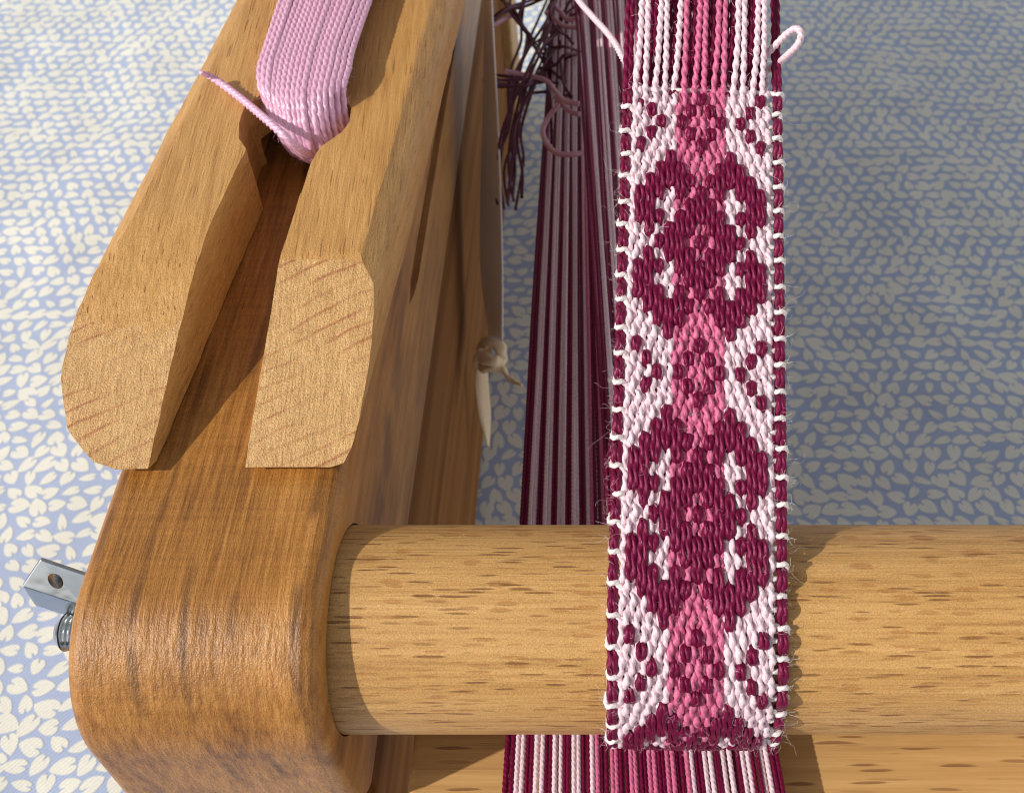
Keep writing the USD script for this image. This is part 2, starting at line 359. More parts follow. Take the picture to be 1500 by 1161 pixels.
cloth = thing('tablecloth', 'pale blue cotton cloth printed with cream petals under the loom', kind='structure')
gx, gy = np.arange(-420, 421, 2.0), np.arange(-120, 661, 2.0)
GX, GY = np.meshgrid(gx, gy, indexing='xy')
Zc = cloth_z(GX, GY)
v = np.stack([GX, GY, CAM_H - Zc], -1).reshape(-1, 3)
nx, ny = len(gx), len(gy)
i, j = np.meshgrid(np.arange(ny - 1), np.arange(nx - 1), indexing='ij')
a = i * nx + j
f = np.vstack([np.stack([a, a + 1, a + nx + 1], -1).reshape(-1, 3), np.stack([a, a + nx + 1, a + nx], -1).reshape(-1, 3)])
part('cloth_sheet', (v, f[:, ::-1]), M['cloth'], cloth, smooth=True)
# petals: each its own outline, laid over the cloth
pts = []
sx, sy = 4.7, 4.25
for r in range(-10, 122):
    for c in range(-78, 74):
        pts.append((c * sx + (r % 2) * sx / 2, 60 + r * sy))
pts = np.array(pts) + rng.normal(0, 0.62, (len(pts), 2))
from scipy.spatial import cKDTree
for _ in range(14):                     # spread evenly, unevenly enough
    tr = cKDTree(pts); d, n = tr.query(pts, k=4)
    for k in (1, 2, 3):
        dv = pts - pts[n[:, k]]
        push = np.clip(4.6 - d[:, k], 0, None) * 0.28
        pts += dv / (d[:, k:k + 1] + 1e-9) * push[:, None]
OUT = catmull(np.array([(-0.54, 0.03), (-0.30, 0.22), (0.05, 0.36), (0.34, 0.33), (0.50, 0.15), (0.44, 0.055), (0.20, 0.01), (0.44, -0.06), (0.44, -0.22), (0.22, -0.36), (-0.08, -0.34), (-0.38, -0.17), (-0.54, 0.03)]), 3)[:-1]
no = len(OUT)
P, T = [], []
field = meshkit.noise(np.column_stack([pts / 48.0, np.zeros(len(pts))]), 9)
fan = trimesh.creation.triangulate_polygon(__import__('shapely').geometry.Polygon(OUT), engine='earcut')
FV, FF = np.array(fan[0]), np.array(fan[1])
for q, fl in zip(pts, field):
    ang = fl * 5.5 - 1.0 + rng.choice([0.0, 0.9, -0.9, 2.4, 3.1], p=[0.4, 0.2, 0.2, 0.1, 0.1]) + rng.normal(0, 0.25)
    L_ = rng.normal(4.6, 0.42); wd = rng.normal(0.98, 0.16) * L_; mir = rng.choice([-1, 1])
    o = FV * [L_, wd * mir]
    ca, sa = math.cos(ang), math.sin(ang)
    o = o @ np.array([[ca, sa], [-sa, ca]]) + q
    T.append((FF if mir > 0 else FF[:, ::-1]) + len(P) * len(FV)); P.append(o)
P = np.vstack(P)
part('petal_print', (np.column_stack([P, CAM_H - cloth_z(P[:, 0], P[:, 1]) - 0.055]), np.vstack(T)[:, ::-1]), M['petal'], cloth, smooth=True, kind='stuff')

# ------------------------------------------------------------------ the loom frame
HT, XF, XL = 108.0, -31.6, -59.3
loom = thing('inkle_loom', 'wooden loom with dark side rail and pale beech dowel standing on printed cloth', 'loom')
def rail_profile():
    a = np.linspace(0, math.pi / 2, 14)
    top = [(66.5 - 14.5 * math.sin(t), HT + 14.5 - 14.5 * math.cos(t)) for t in a]
    return [(330.0, HT)] + top + [(52.0, 136.0), (53.5, 144.0), (58.0, 148.5), (330.0, 148.5)]
rail = hull_round(rail_profile(), XL, XF, 2.2, n=7)
# the long slot cut in the inner face, its near end pointed
slot = CrossSection([[(127, 125.3), (131, 123.6), (230, 123.6), (230, 128.4), (136, 128.4), (131, 127.2)]]).extrude(5.0)
slot = slot.transform([[0, 0, 1, XF - 4.2], [1, 0, 0, 0], [0, 1, 0, 0]])
rail = rail - slot
hole_y, hole_h, R_D = 68.7, 123.4, 12.55
def disc_x(x0, x1, y, h, r, seg=96):
    return Manifold.cylinder(x1 - x0, r, r, seg).transform([[0, 0, 1, x0], [1, 0, 0, y], [0, 1, 0, h]])
rail = rail - disc_x(XF - 10, XF + 5, hole_y, hole_h, R_D + 0.22)
part('side_rail', rail, M['rail'], loom, smooth=28)
low = hull_round([(60, 149.0), (330, 149.0), (330, 224.0), (66, 224.0), (60, 218.0)], XL + 0.6, XF - 0.5, 0.8, n=4)
part('lower_rail', low, M['lower'], loom, label='paler lower board of the side frame')
# dowel with a slightly eased end
a = np.linspace(0, 2 * math.pi, 145)[:-1]
xs = [XF - 8, XF + 60, XF + 120, 130.0]
v = np.vstack([np.column_stack([np.full(144, x), hole_y + R_D * np.cos(a), hole_h + R_D * np.sin(a)]) for x in xs])
dow = Manifold.hull_points(v)
part('front_dowel', dow, M['beech_x'], loom, smooth=30)
part('cross_board', rounded_box(-26.2, 130, 50, 92.5, 143.4, 156, 1.0), M['beech_board'], loom, label='pale beech board lying low between the sides')
# zinc bolt and wing nut on the outer face
bq = U(108, 925, 117.5)
bolt = [disc_x(bq[0] - 0.9, XL + 1, bq[1], bq[2], 1.9, 40)]
for x_ in np.arange(bq[0] - 0.7, XL + 0.8, 0.55):   # screw thread
    ring_ = [(x_ + dx, bq[1] + rr_ * math.cos(t), bq[2] + rr_ * math.sin(t)) for dx, rr_ in ((-0.24, 1.85), (0, 2.2), (0.24, 1.85)) for t in np.linspace(0, 6.2832, 37)[:-1]]
    bolt[0] = bolt[0] + Manifold.hull_points(np.array(ring_))
prof = [(r_, z_) for r_, z_ in ((0, 1.25), (1.2, 1.12), (2.2, 0.8), (3.0, 0.3), (3.4, 0))]
domep = Manifold.hull_points(np.array([(bq[0] - 0.9 - z_, bq[1] + r_ * 0.65 * math.cos(t), bq[2] + r_ * 0.65 * math.sin(t)) for r_, z_ in prof for t in np.linspace(0, 6.283, 41)[:-1]]))
part('bolt_end', bolt[0] + domep, M['steel'], loom, smooth=35)
A, B, C, D = U(62, 820, 109.5), U(136, 845, 112.0), U(124, 884, 114.5), U(38, 856, 112.2)
dn = np.array([0.3, -0.5, 3.2])
wing = Manifold.hull_points(np.vstack([q + e for q in (A, B, C, D, A + dn, B + dn, C + dn, D + dn) for e in (np.array([[a_, b_, c_] for a_ in (-1, 0, 1) for b_ in (-1, 0, 1) for c_ in (-1, 0, 1)]) * 0.34 / np.sqrt(np.maximum(1, np.array([abs(a_) + abs(b_) + abs(c_) for a_ in (-1, 0, 1) for b_ in (-1, 0, 1) for c_ in (-1, 0, 1)])))[:, None]).tolist()]))
mid_ = (A + B + C + D) / 4 + (A - B) * 0.10
wing = wing - Manifold.sphere(1.0, 32).scale([0.8, 1.9, 0.9]).rotate([0, 0, 20]).translate((mid_ + np.array([0, 0, -0.25])).tolist())
boss = disc_x(XL - 1.6, XL + 0.5, bq[1] + 0.6, bq[2] + 0.5, 4.2, 48)
part('wing_nut', wing + boss, M['steel'], loom, smooth=35)
part('added_shade_upright', rounded_box(XL + 0.3, XF - 0.3, 180.8, 308, 8, 108.2, 0.8), M['rail'], loom, label='unseen upright added on the side rail to shade the cloth at the right')  # out-of-view upright, added and sized to keep the right-hand cloth in shade
# rear post of the frame, seen between tape and heddles
p0 = U(752, 60, 190.0)
part('rear_post', rounded_box(p0[0] - 12, p0[0], p0[1] - 4, p0[1] + 18, 100.0, 224.0, 1.0), M['beech_board'], loom, label='pale rear post behind the string heddles')

# ------------------------------------------------------------------ the shuttle
shut = thing('belt_shuttle', 'pale beech shuttle with a forked end lying along the dark side rail', 'shuttle')
ZT, ZB = 97.0, 107.8
from shapely.geometry import Polygon
plan = Polygon([(-25.2, 180.5), (-25.3, 179), (-27.9, 118), (-29.4, 98), (-30.2, 82.5), (-30.9, 80.4), (-33, 79.6), (-58.5, 79.3), (-61.6, 80.4), (-65.2, 85), (-66.9, 91), (-67.0, 96), (-66.2, 110), (-62.0, 178), (-61.8, 180.5)])
plan = plan.buffer(0.8, quad_segs=8).buffer(-0.8)
pts3 = []
for t in np.linspace(0, 1, 9):
    # rounded flank: bulges at mid thickness
    u = 2 * t - 1
    ins = 3.2 * (1 - math.sqrt(max(0, 1 - (abs(u) ** 2.4))))
    q = np.array(plan.buffer(-ins - 1e-3, quad_segs=8).exterior.coords)
    pts3.append(np.column_stack([q, np.full(len(q), ZT + t * (ZB - ZT))]))
body = Manifold.hull_points(np.vstack(pts3))
slotp = Polygon([(-55.4, 70), (-54.6, 80), (-52.7, 107), (-51.0, 129.3), (-52.4, 131.5), (-53.2, 135), (-53.2, 139), (-51.5, 142), (-46, 143.5), (-40, 142), (-37.6, 139), (-37.4, 135.5), (-38.2, 133), (-40.6, 129.5), (-41.3, 126), (-41.9, 107), (-43.1, 80), (-43.5, 70)])
slotp = slotp.buffer(-0.25).buffer(0.25)
sx_ = CrossSection([[tuple(map(float, q)) for q in np.array(slotp.exterior.coords)[:-1]]], m3.FillRule.NonZero).extrude(30).translate([0, 0, 90])
body = body - sx_
body = body - box_m(-53.5, -37.5, 140, 300, 103.5, 112)     # relief under the wound web
def cut_below(m, p, q):
    """Keep what lies deeper (larger h) than the slope through (Y, h) p and q."""
    n = np.array([0, -(q[1] - p[1]), q[0] - p[0]], float)
    n *= np.sign(n[2]); n /= np.linalg.norm(n)
    return m.trim_by_plane(n.tolist(), float(n[1] * p[0] + n[2] * p[1]))
def ease_cut(m, y0, y1, p, q, k=7):
    """The long bevel through (Y, h) p and q, eased into the flat top between y0 and y1."""
    slope = (q[1] - p[1]) / (p[0] - q[0])
    for u in np.linspace(0.06, 0.94, k):
        g = slope * u                           # tangent planes of a parabola from flat to the bevel's slope
        yt = y0 + (y1 - y0) * u
        ht = 96.98 + slope * (y0 - y1) * u * u / 2
        m = cut_below(m, (yt, ht), (yt - 10, ht + 10 * g))
    return cut_below(m, p, q)
RIGHT, LEFT = ((106.8, 97.15), (79.5, 106.6)), ((103.5, 98.6), (79.5, 106.6))
def start(y0, p, q):
    """where the easing parabola from y0 must end to meet the bevel line"""
    slope = (q[1] - p[1]) / (p[0] - q[0])
    return p[0] + (p[1] - 96.98) / slope      # the bevel line reaches the flat top here
e_r, e_l = start(0, *RIGHT), start(0, *LEFT)
right_half = ease_cut(body.trim_by_plane([1, 0, 0], -47.5), e_r + 1.0, e_r - 1.0, *RIGHT)
left_half = ease_cut(body.trim_by_plane([-1, 0, 0], 47.5), e_l + 8.0, e_l - 8.0, *LEFT)
body = right_half + left_half
body = body.refine_to_length(0.8)
mm = body.to_mesh()
bv, bf = np.array(mm.vert_properties[:, :3], float), np.array(mm.tri_verts)
tm = trimesh.Trimesh(bv, bf, process=False)
is_b = np.zeros(len(bf), bool)
for (p_, q_), sel in ((RIGHT, tm.triangles_center[:, 0] > -47.5), (LEFT, tm.triangles_center[:, 0] < -47.5)):
    nb = np.array([0, -(q_[1] - p_[1]), q_[0] - p_[0]], float); nb *= np.sign(nb[2]); nb /= np.linalg.norm(nb)
    is_b |= sel & (np.abs(tm.face_normals @ nb) > 0.9995) & (np.abs(tm.triangles_center @ nb - (nb[1] * p_[0] + nb[2] * p_[1])) < 0.05)
ctr_ = tm.triangles_center
is_b &= (ctr_[:, 0] > -47.5) | (ctr_[:, 1] < 97.5 + 7 * (meshkit.fbm(ctr_ * np.array([0.25, 0.1, 0.1]), 3, seed=31) - 0.5) + rng.normal(0, 0.7, len(ctr_)))
keep = ~is_b
wear = np.stack([meshkit.fbm(bv / 3.2 + 7 * k_, 3, seed=20 + k_) - 0.5 for k_ in range(3)], 1)
bv = bv + wear * np.array([0.34, 0.34, 0.26])
keep_faces = bf[keep]
part('shuttle_body', (bv, keep_faces), M['beech_y'], shut, smooth=32)
for sel in (ctr_[:, 0] < -47.5, ctr_[:, 0] >= -47.5):
    ff = bf[is_b & sel]
    uq, inv = np.unique(ff, return_inverse=True)
    part('bevelled_tip', (bv[uq], inv.reshape(-1, 3)), M['beech_end'], shut, smooth=True)

# ------------------------------------------------------------------ lilac thread wound on the shuttle
wound = thing('wound_thread', 'lilac pink cotton thread wound lengthwise round the shuttle fork', 'thread')
NS = 17
for layer in range(3):
    for k in range(NS - layer):
        if layer == 2 and 3 < k < NS - 6:
            continue
        t = -1 + 2 * (k + layer * 0.5) / (NS - 1)
        r_ = 0.465 * rng.normal(1, 0.06)
        lift = [0.0, 0.80, 1.5][layer] + rng.normal(0, 0.14)
        dome_ = 0.9 * (1 - t * t)
        xfar, xbend = -44.5 + 7.4 * t, -44.85 + 6.5 * t
        ryy = 4.2 + 4.9 * (1 - abs(t) ** 2.2) + rng.normal(0, 0.10) - lift * 0.8
        rh = 6.1 - lift + dome_ * 0.6
        hc = 99.9
        pth = [(xfar + rng.normal(0, 0.2), 181.5, hc - rh), (xfar + rng.normal(0, 0.22), 176, hc - rh + rng.normal(0, .1)), (xfar * 0.6 + xbend * 0.4 + rng.normal(0, 0.12), 168, hc - rh), (xbend - 0.1, 150, hc - rh), (xbend, 144.5, hc - rh * 0.985)]
        for a_ in np.linspace(0.15, 1, 9) * math.pi:
            sk = (1 - math.cos(a_)) / 2
            pth.append((xbend * (1 - 0.20 * math.sin(a_ / 1.25)) + (-43.2) * 0.20 * math.sin(a_ / 1.25) + 1.5 * sk, 142.6 - ryy * math.sin(a_), hc - rh * math.cos(a_)))
        pth.append((xbend + 1.5, 160, hc + rh))
        fuzz('lilac', catmull(pth[1:12], 8), 110, 0.4, 1.3, 0.45)
        part('wound_strand', yarn(catmull(pth, 8), r_, pitch=4.6 + rng.normal(0, 0.5), lobes=3, depth=0.12, sides=12, step=0.22, phase=rng.uniform(0, 6)), M['lilac'], wound, smooth=True)
tail = [U(462, 226, 104), U(448, 223, 99.5), U(425, 206, 95.6), U(400, 184, 94.8), U(372, 160, 95.4), U(345, 138, 95.8), U(322, 121, 95.6), U(305, 110, 94.8), U(294, 106, 93.6)]
part('loose_end', yarn(catmull(np.array(tail), 10), np.r_[np.full(24, 0.54), 0.5, 0.44, 0.30], pitch=3.2, lobes=3, depth=0.2, sides=12, step=0.2), M['lilac'], wound, smooth=True, label='loose pale end lying across the fork')

lay_fuzz('lilac', wound, M['lilac'], 0.000022)
# ------------------------------------------------------------------ the woven band
BT = 0.75                                   # half thickness
RB = R_D + BT
EL = math.radians(25.5)
TY, THh = hole_y - RB * math.sin(EL), hole_h - RB * math.cos(EL)
X0 = 9.75
def band_point(s, x, n):
    """s along the band (0 where it leaves the dowel, + away), x across, n off the band's face; mm."""
    s, x, n = np.broadcast_arrays(np.asarray(s, float), np.asarray(x, float), np.asarray(n, float))
    s = s - 0.045 * x
    Xc = X0 + np.clip(s, 0, None) * 0.030
    ph = np.where(s < 0, s / RB, 0.0)           # angle round the dowel
    e = EL - ph                                 # tangent's elevation grows as it wraps down the front
    rad = RB + n
    Yd, hd = hole_y - rad * np.sin(e), hole_h - rad * np.cos(e)
    ss = np.clip(s, 0, None)
    return np.stack([Xc + x, Yd + ss * math.cos(EL), hd - ss * math.sin(EL)], -1)
# picks: which s shows at which picture row
ss = np.linspace(-16, 95, 4000)
_, rows = project(band_point(ss, np.zeros_like(ss), np.full_like(ss, 0.4)))
def s_at(row):
    o = np.argsort(rows[:])
    mono = rows[o]
    return np.interp(row, mono, ss[o])
kr = np.array([-20.0, 0.0, 20.0]); ks = np.array([s_at(180), s_at(546), s_at(980)])
cf = np.polyfit(kr, ks, 2)
def s_of(r):
    r = np.asarray(r, float)
    rc = np.clip(r, -24, 20)
    return np.polyval(cf, rc) + (r - rc) * np.polyval(np.polyder(cf), rc)
FELL = -23.2
SEG = {1: [(6, 8), (12, 14)], 2: [(5, 9), (11, 15)], 3: [(4, 6), (8, 8), (10, 10), (12, 12), (14, 16)], 4: [(3, 5), (9, 11), (15, 17)],
       5: [(4, 6), (8, 12), (14, 16)], 6: [(5, 5), (7, 9), (11, 13), (15, 15)], 7: [(6, 8), (10, 10), (12, 14)]}
SMALL = {1: [-2, 2], 2: [-1, 1], 3: [0], 5: [0], 6: [-1, 1], 7: [-2, 2]}
R0, R1 = -24, 42
UP = np.zeros((14, R1 - R0 + 1))
for c in range(1, 14):
    k = c if c <= 7 else 14 - c
    for base in (-40, -20, 0, 20):
        for s0, s1 in SEG[k]:
            for r in range(base + s0, base + s1 + 1):
                if R0 <= r <= R1:
                    UP[c, r - R0] = 1
        for r in SMALL.get(k, []):
            if base + r == 2 and c == 1:
                continue                        # the weaver's slip: one fleck is missing here
            if R0 <= base + r <= R1:
                UP[c, base + r - R0] = 1
def ease(vals, r):
    """Smooth between the picks' values."""
    i0 = np.clip(np.floor(r).astype(int), R0, R1 - 1)
    t = np.clip(r - i0, 0, 1)
    t = t * t * (3 - 2 * t)
    return vals[i0 - R0] * (1 - t) + vals[i0 + 1 - R0] * t
RR = np.arange(38.0, -62.0, -0.11)             # pick coordinate along every warp thread, near to far
S_ = s_of(np.clip(RR, -24, 99))
S_ = np.where(RR < -24, s_of(-24) + (-24 - RR) * 1.6, S_)
BEY = np.clip((FELL - RR), 0, None) * 1.6       # mm beyond the fell
OPEN = 1 - np.exp(-BEY / 5.0)
PC = 1.235
VIS = (RR < 27) & (RR > -40)
band = thing('woven_band', 'patterned band woven in maroon rose and blush cotton lying over the pale dowel', 'woven band')
def wob(seed, amp, scale=6.0):
    return (meshkit.noise(np.column_stack([RR / scale, np.full(len(RR), seed * 7.31), np.zeros(len(RR))]), 3) - 0.5) * 2 * amp
inw = (RR > FELL).astype(float)
def col_x(c):
    return (c - 7) * PC - 0.15
UPs = np.zeros((15, len(RR)))
for c in range(1, 14):
    UPs[c] = ease(UP[c], RR) * inw
def full(u):
    return np.clip(1.22 * u, 0, 1)
def wov_():
    """1 where woven, 0 beyond the fell, which is a little ragged from thread to thread."""
    return np.clip((RR - FELL - rng.normal(0.2, 0.35)) / 0.8, 0, 1)
wov = wov_()
# pattern threads: two strands that work as one
for c in range(1, 14):
    u = UPs[c]
    wov = wov_()
    ms = []
    for sgn in (-1, 1):
        lat = sgn * (0.02 + 0.265 * u ** 1.3) * wov + sgn * 0.36 * (1 - wov)
        n = (-0.50 + 1.20 * full(u) + 0.03 * u) * wov + (1 - wov) * (-0.7 - 0.6 * OPEN + wob(c, 0.15))
        x = col_x(c) + lat + wob(c * 2 + sgn, 0.05, 3.0)
        p = band_point(S_, x, n)
        fuzz('maroon', p[VIS], 150, 0.3, 0.9)
        ms.append(yarn(p, 0.355 * (0.68 + 0.32 * np.maximum(u * wov, 1 - wov)), pitch=4.6 + rng.normal(0, 0.5), lobes=2, depth=0.23, sides=12, phase=rng.uniform(0, 6), dense=True))
    part('pattern_thread', merge(ms), M['maroon'], band, smooth=True)
# ground threads: two between every two pattern threads, over and under by turns
up_right = {}
for g in range(14):
    for side in (0, 1):
        sgn = -1 if side == 0 else 1
        wov = wov_()
        cnear = g if side == 0 else g + 1
        xx = (col_x(g) + col_x(g + 1)) / 2 + sgn * 0.31
        press = UPs[cnear] if 1 <= cnear <= 13 else np.zeros(len(RR))
        osc = np.cos(np.pi * RR) * (1 if side == 0 else -1)
        osc = np.sign(osc) * np.abs(osc) ** 0.75
        n = (0.27 + 0.27 * osc - 0.26 * full(press)) * wov
        lift = 1 if (side == 0) else 0
        if lift:
            n = n + (1 - wov) * (0.5 + 1.9 * OPEN + wob(50 + g, 0.12))
            xg = xx + (0.33 * (1 if g % 2 == 0 else -1)) * OPEN * (1 - wov) * 0.8 + 0.31 * OPEN
        else:
            n = n + (1 - wov) * (-0.6 - 2.0 * OPEN)
            xg = xx
        slant = 0.10 * np.sin(np.pi * RR + (0.8 if side else 2.2)) * wov * (1 if g < 7 else -1)
        p = band_point(S_, xg + slant + wob(100 + g * 2 + side, 0.06, 3.0), n)
        pinkish = 5 <= g <= 8 or (g == 4 and side == 1) or (g == 9 and side == 0)
        r_ = 0.352 * (0.97 + wob(200 + g * 2 + side, 0.06, 1.7))
        fuzz('pink' if pinkish else 'pale', p[VIS], 230, 0.3, 0.9)
        part('ground_thread', yarn(p, r_, pitch=2.7 + rng.normal(0, 0.2), lobes=2, depth=0.25, sides=12, phase=rng.uniform(0, 6), dense=True), M['pink' if pinkish else 'pale'], band, smooth=True)
# selvedge threads
for side in (-1, 1):
    ms = []
    for q in (0, 1):
        osc = np.cos(np.pi * RR)
        n = (0.16 + 0.42 * osc) * wov + (1 - wov) * (0.1 - 0.9 * OPEN)
        x = side * (9.22 + 0.50 * q) + wob(300 + side + q, 0.07, 3.0)
        ms.append(yarn(band_point(S_, x, n), 0.36, pitch=3.8, lobes=2, depth=0.2, sides=12, phase=rng.uniform(0, 6), dense=True))
    part('selvedge_thread', merge(ms), M['maroon'], band, smooth=True)
# the weft: to and fro, showing where it rounds the selvedges
wp = []
for r in range(38, -24, -1):
    d = 1 if r % 2 == 0 else -1
    j1, j2 = rng.normal(0, 0.10, 2)
    # crosses from side -d to side d at pick r, then turns over the edge threads at the odd half
    e1 = 10.05 + j1
    for x, n in ((-8.6, -0.02), (-6, -0.12), (-3, -0.14), (0, -0.14), (3, -0.14), (6, -0.12), (8.6, -0.02)):
        wp.append((s_of(r), d * x, n))
    # turning: up over the selvedge float, round its outside, back in below
    if r - 1 >= -23:
        mid = r - 0.5
        over = 1 if (r % 2 == 0) == (d == 1) else 1
        odd = r if r % 2 else r - 1
        k1, k2 = rng.normal(0, 0.12, 2)
        turn = [(0.02, 9.05, 0.40), (0.10, 9.7, 0.50), (0.28, 9.98, 0.10), (0.60, 9.9, -0.40), (0.90, 9.5, -0.52)]
        if odd != r:                            # comes over on the way back instead
            turn = [(1 - a_, b_, c_) for a_, b_, c_ in turn[::-1]]
        for a_, b_, c_ in turn:
            wp.append((s_of(r - a_ + k1 * 0.6) + 0.5 * d * (b_ - 9.6) + (0.0 if d > 0 else 0.1), d * (b_ + j1), c_ + k2 * 0.4))
wp = np.array(wp)
cw = catmull(wp, 6)
part('weft_thread', yarn(band_point(cw[:, 0], cw[:, 1], cw[:, 2]), 0.30, pitch=2.3, lobes=3, depth=0.15, sides=10, step=0.22), M['white'], band, smooth=True)
fuzz('pale', band_point(cw[:, 0], cw[:, 1], cw[:, 2])[np.abs(cw[:, 1]) > 9], 900, 0.3, 1.1)
for key, mt_ in (('maroon', 'maroon'), ('pink', 'pink'), ('pale', 'white')):
    lay_fuzz(key, band, M[mt_], 0.000022)
# loop of weft standing out at the right, and the length that runs off to the left
lp = [U(1080, 118, 85.5), U(1110, 92, 82), U(1132, 70, 80), U(1152, 50, 78), U(1166, 42, 76.6), U(1173, 50, 76.4), U(1168, 66, 77.4), U(1150, 84, 80), U(1134, 97, 83.4), U(1110, 110, 88.5)]
part('weft_loop', yarn(catmull(np.array(lp), 10), 0.42, pitch=2.2, lobes=3, depth=0.17, sides=10), M['pale'], band, smooth=True, label='loop of weft standing out at the right edge')
lw = [U(812, -60, 96), U(843, -6, 92), U(866, 22, 90), U(886, 44, 88.5), U(900, 62, 87.8), U(930, 105, 87.5), U(1000, 122, 86.9), U(1060, 116, 86.5)]
part('weft_tail', yarn(catmull(np.array(lw), 10), 0.42, pitch=2.2, lobes=3, depth=0.2, sides=10), M['pale'], band, smooth=True, label='length of weft running off to the upper left')
# fine cotton fuzz on the band
cp, cn = [], []
def hair(root, d0, L_):
    q = [root]
    d = d0 / np.linalg.norm(d0)
    for _ in range(5):
        d = d + rng.normal(0, 0.62, 3); d /= np.linalg.norm(d)
        q.append(q[-1] + d * L_ / 5)
    cp.extend(q); cn.append(len(q))
for k in range(620):
    r = rng.uniform(-23, 27)
    if rng.random() < 0.62:
        sd = rng.choice([-1, 1]); x, n = sd * rng.uniform(9.6, 10.4), rng.uniform(-0.3, 0.7)
        d0 = np.array([sd * 1.0, rng.normal(0, .6), -abs(rng.normal(0, .6))])
        L_ = 0.5 + min(3.2, rng.exponential(0.9))
    else:
        x, n = rng.uniform(-9, 9), 0.75
        d0 = np.array([rng.normal(0, 1), rng.normal(-.3, .6), -0.5]); L_ = rng.uniform(0.7, 2.0)
    hair(band_point(s_of(r), x, n), d0, L_)
for k in range(260):                            # the worn turn over the dowel is the fuzziest
    r = rng.uniform(21, 29); x = rng.uniform(-10.2, 10.2)
    hair(band_point(s_of(r), x, 0.8), np.array([rng.normal(0, 1), -0.6, 0.3 + rng.normal(0, .4)]), rng.uniform(0.6, 1.8))
bc = UsdGeom.BasisCurves.Define(stage, str(band.GetPath()) + '/cotton_fuzz')
bc.CreateTypeAttr('linear')
bc.CreatePointsAttr(Vt.Vec3fArray.FromNumpy(W(np.array(cp)).astype(np.float32)))
bc.CreateCurveVertexCountsAttr(Vt.IntArray.FromNumpy(np.array(cn, np.int32)))
bc.CreateWidthsAttr(Vt.FloatArray.FromNumpy(np.full(len(cp), 0.0000125, np.float32)))
bc.SetWidthsInterpolation('vertex')
UsdShade.MaterialBindingAPI.Apply(bc.GetPrim()).Bind(M['fuzz'])
bc.GetPrim().SetCustomDataByKey('kind', 'stuff')

# ------------------------------------------------------------------ the unwoven warp below
SEQ = []                                         # the threading, left to right: colour, radius
SEQ += [('maroon', .40), ('maroon', .40)]
for g in range(14):
    for side in (0, 1):
        pinkish = 5 <= g <= 8 or (g == 4 and side == 1) or (g == 9 and side == 0)
        SEQ.append(('pink' if pinkish else 'pale', .37))
    if g < 13:
        SEQ += [('maroon', .30), ('maroon', .30)]
SEQ += [('maroon', .40), ('maroon', .40)]
rad = np.array([r for _, r in SEQ])
cen = np.cumsum(2 * rad) - rad
wid = 2 * rad.sum()
low_w = thing('lower_warp', 'flat spread of striped maroon pink and blush warp threads passing under the dowel', 'warp threads')
La, Lb = U(735, 1161, 139.0), U(1152, 1161, 139.0)
Fa, Fb = U(800, 140, 141.0), U(960, 140, 141.0)
for (col, r_), c in zip(SEQ, cen):
    t = c / wid
    p1, p2 = La * (1 - t) + Lb * t, Fa * (1 - t) + Fb * t
    d = (p1 - p2) / np.linalg.norm(p1 - p2)
    q = np.array([p1 + d * 30, p1, p1 * .7 + p2 * .3, p1 * .4 + p2 * .6, p2, p2 - d * 60]) + np.column_stack([rng.normal(0, .07, 6), np.zeros(6), rng.normal(0, .10, 6)])
    part('warp_thread', yarn(catmull(q, 6), r_ * (wid and (Lb[0] - La[0]) / wid) * 1.0, pitch=2.4, lobes=3, depth=0.17, sides=9, step=0.3, phase=rng.uniform(0, 6)), M[col], low_w, smooth=True)
# the returning layer that shows along the band's left edge
ret = thing('returning_warp', 'narrow sloping layer of maroon and blush threads beside the woven band', 'warp threads')
Na, Nb = U(892, 760, 130), U(1150, 760, 130)
Ra, Rb = U(838, -40, 120.0), U(1100, -40, 120.0)
for (col, r_), c in zip(SEQ, cen):
    t = c / wid
    p1, p2 = Na * (1 - t) + Nb * t, Ra * (1 - t) + Rb * t
    q = np.array([p1, p1 * .6 + p2 * .4, p1 * .3 + p2 * .7, p2]) + np.column_stack([rng.normal(0, .1, 4), np.zeros(4), rng.normal(0, .15, 4)])
    part('warp_thread', yarn(catmull(q, 8), r_ * 0.72, pitch=2.4, lobes=3, depth=0.17, sides=9, step=0.3, phase=rng.uniform(0, 6)), M[col], ret, smooth=True)

# ------------------------------------------------------------------ string heddles
hed = thing('string_heddles', 'tangled dark maroon string heddles hanging behind the band and left of it', 'heddle strings')
cords = [((838, -20), (815, 40), (790, 100), (760, 180), (756, 235), (745, 300)), ((828, -20), (808, 30), (776, 95), (756, 190), (741, 250), (744, 305)), ((812, -20), (795, 50), (766, 120), (752, 200), (756, 250), (748, 290)),
         ((735, -6), (750, 18), (775, 55), (800, 95), (830, 125)), ((722, 28), (745, 14), (770, 6), (800, -4)), ((768, -20), (765, 30), (772, 60), (757, 110), (745, 180)),
         ((786, 60), (800, 52), (822, 28), (842, 5)), ((800, 100), (815, 95), (835, 85), (850, 78)), ((800, 58), (812, 66), (828, 72), (848, 74)), ((820, -10), (805, 15), (815, 40), (830, 50), (838, 62)),
         ((728, 112), (760, 116), (790, 113), (812, 104), (834, 92)), ((728, 124), (755, 122), (780, 119), (806, 118)), ((764, 134), (785, 134), (806, 136), (840, 142)), ((820, 60), (823, 90), (826, 120), (838, 138)),
         ((798, 104), (802, 125), (808, 150), (812, 240)), ((730, 240), (742, 180), (758, 120), (772, 70), (800, 0)), ((800, 60), (797, 85), (800, 108)), ((838, 20), (828, 45), (820, 70))]
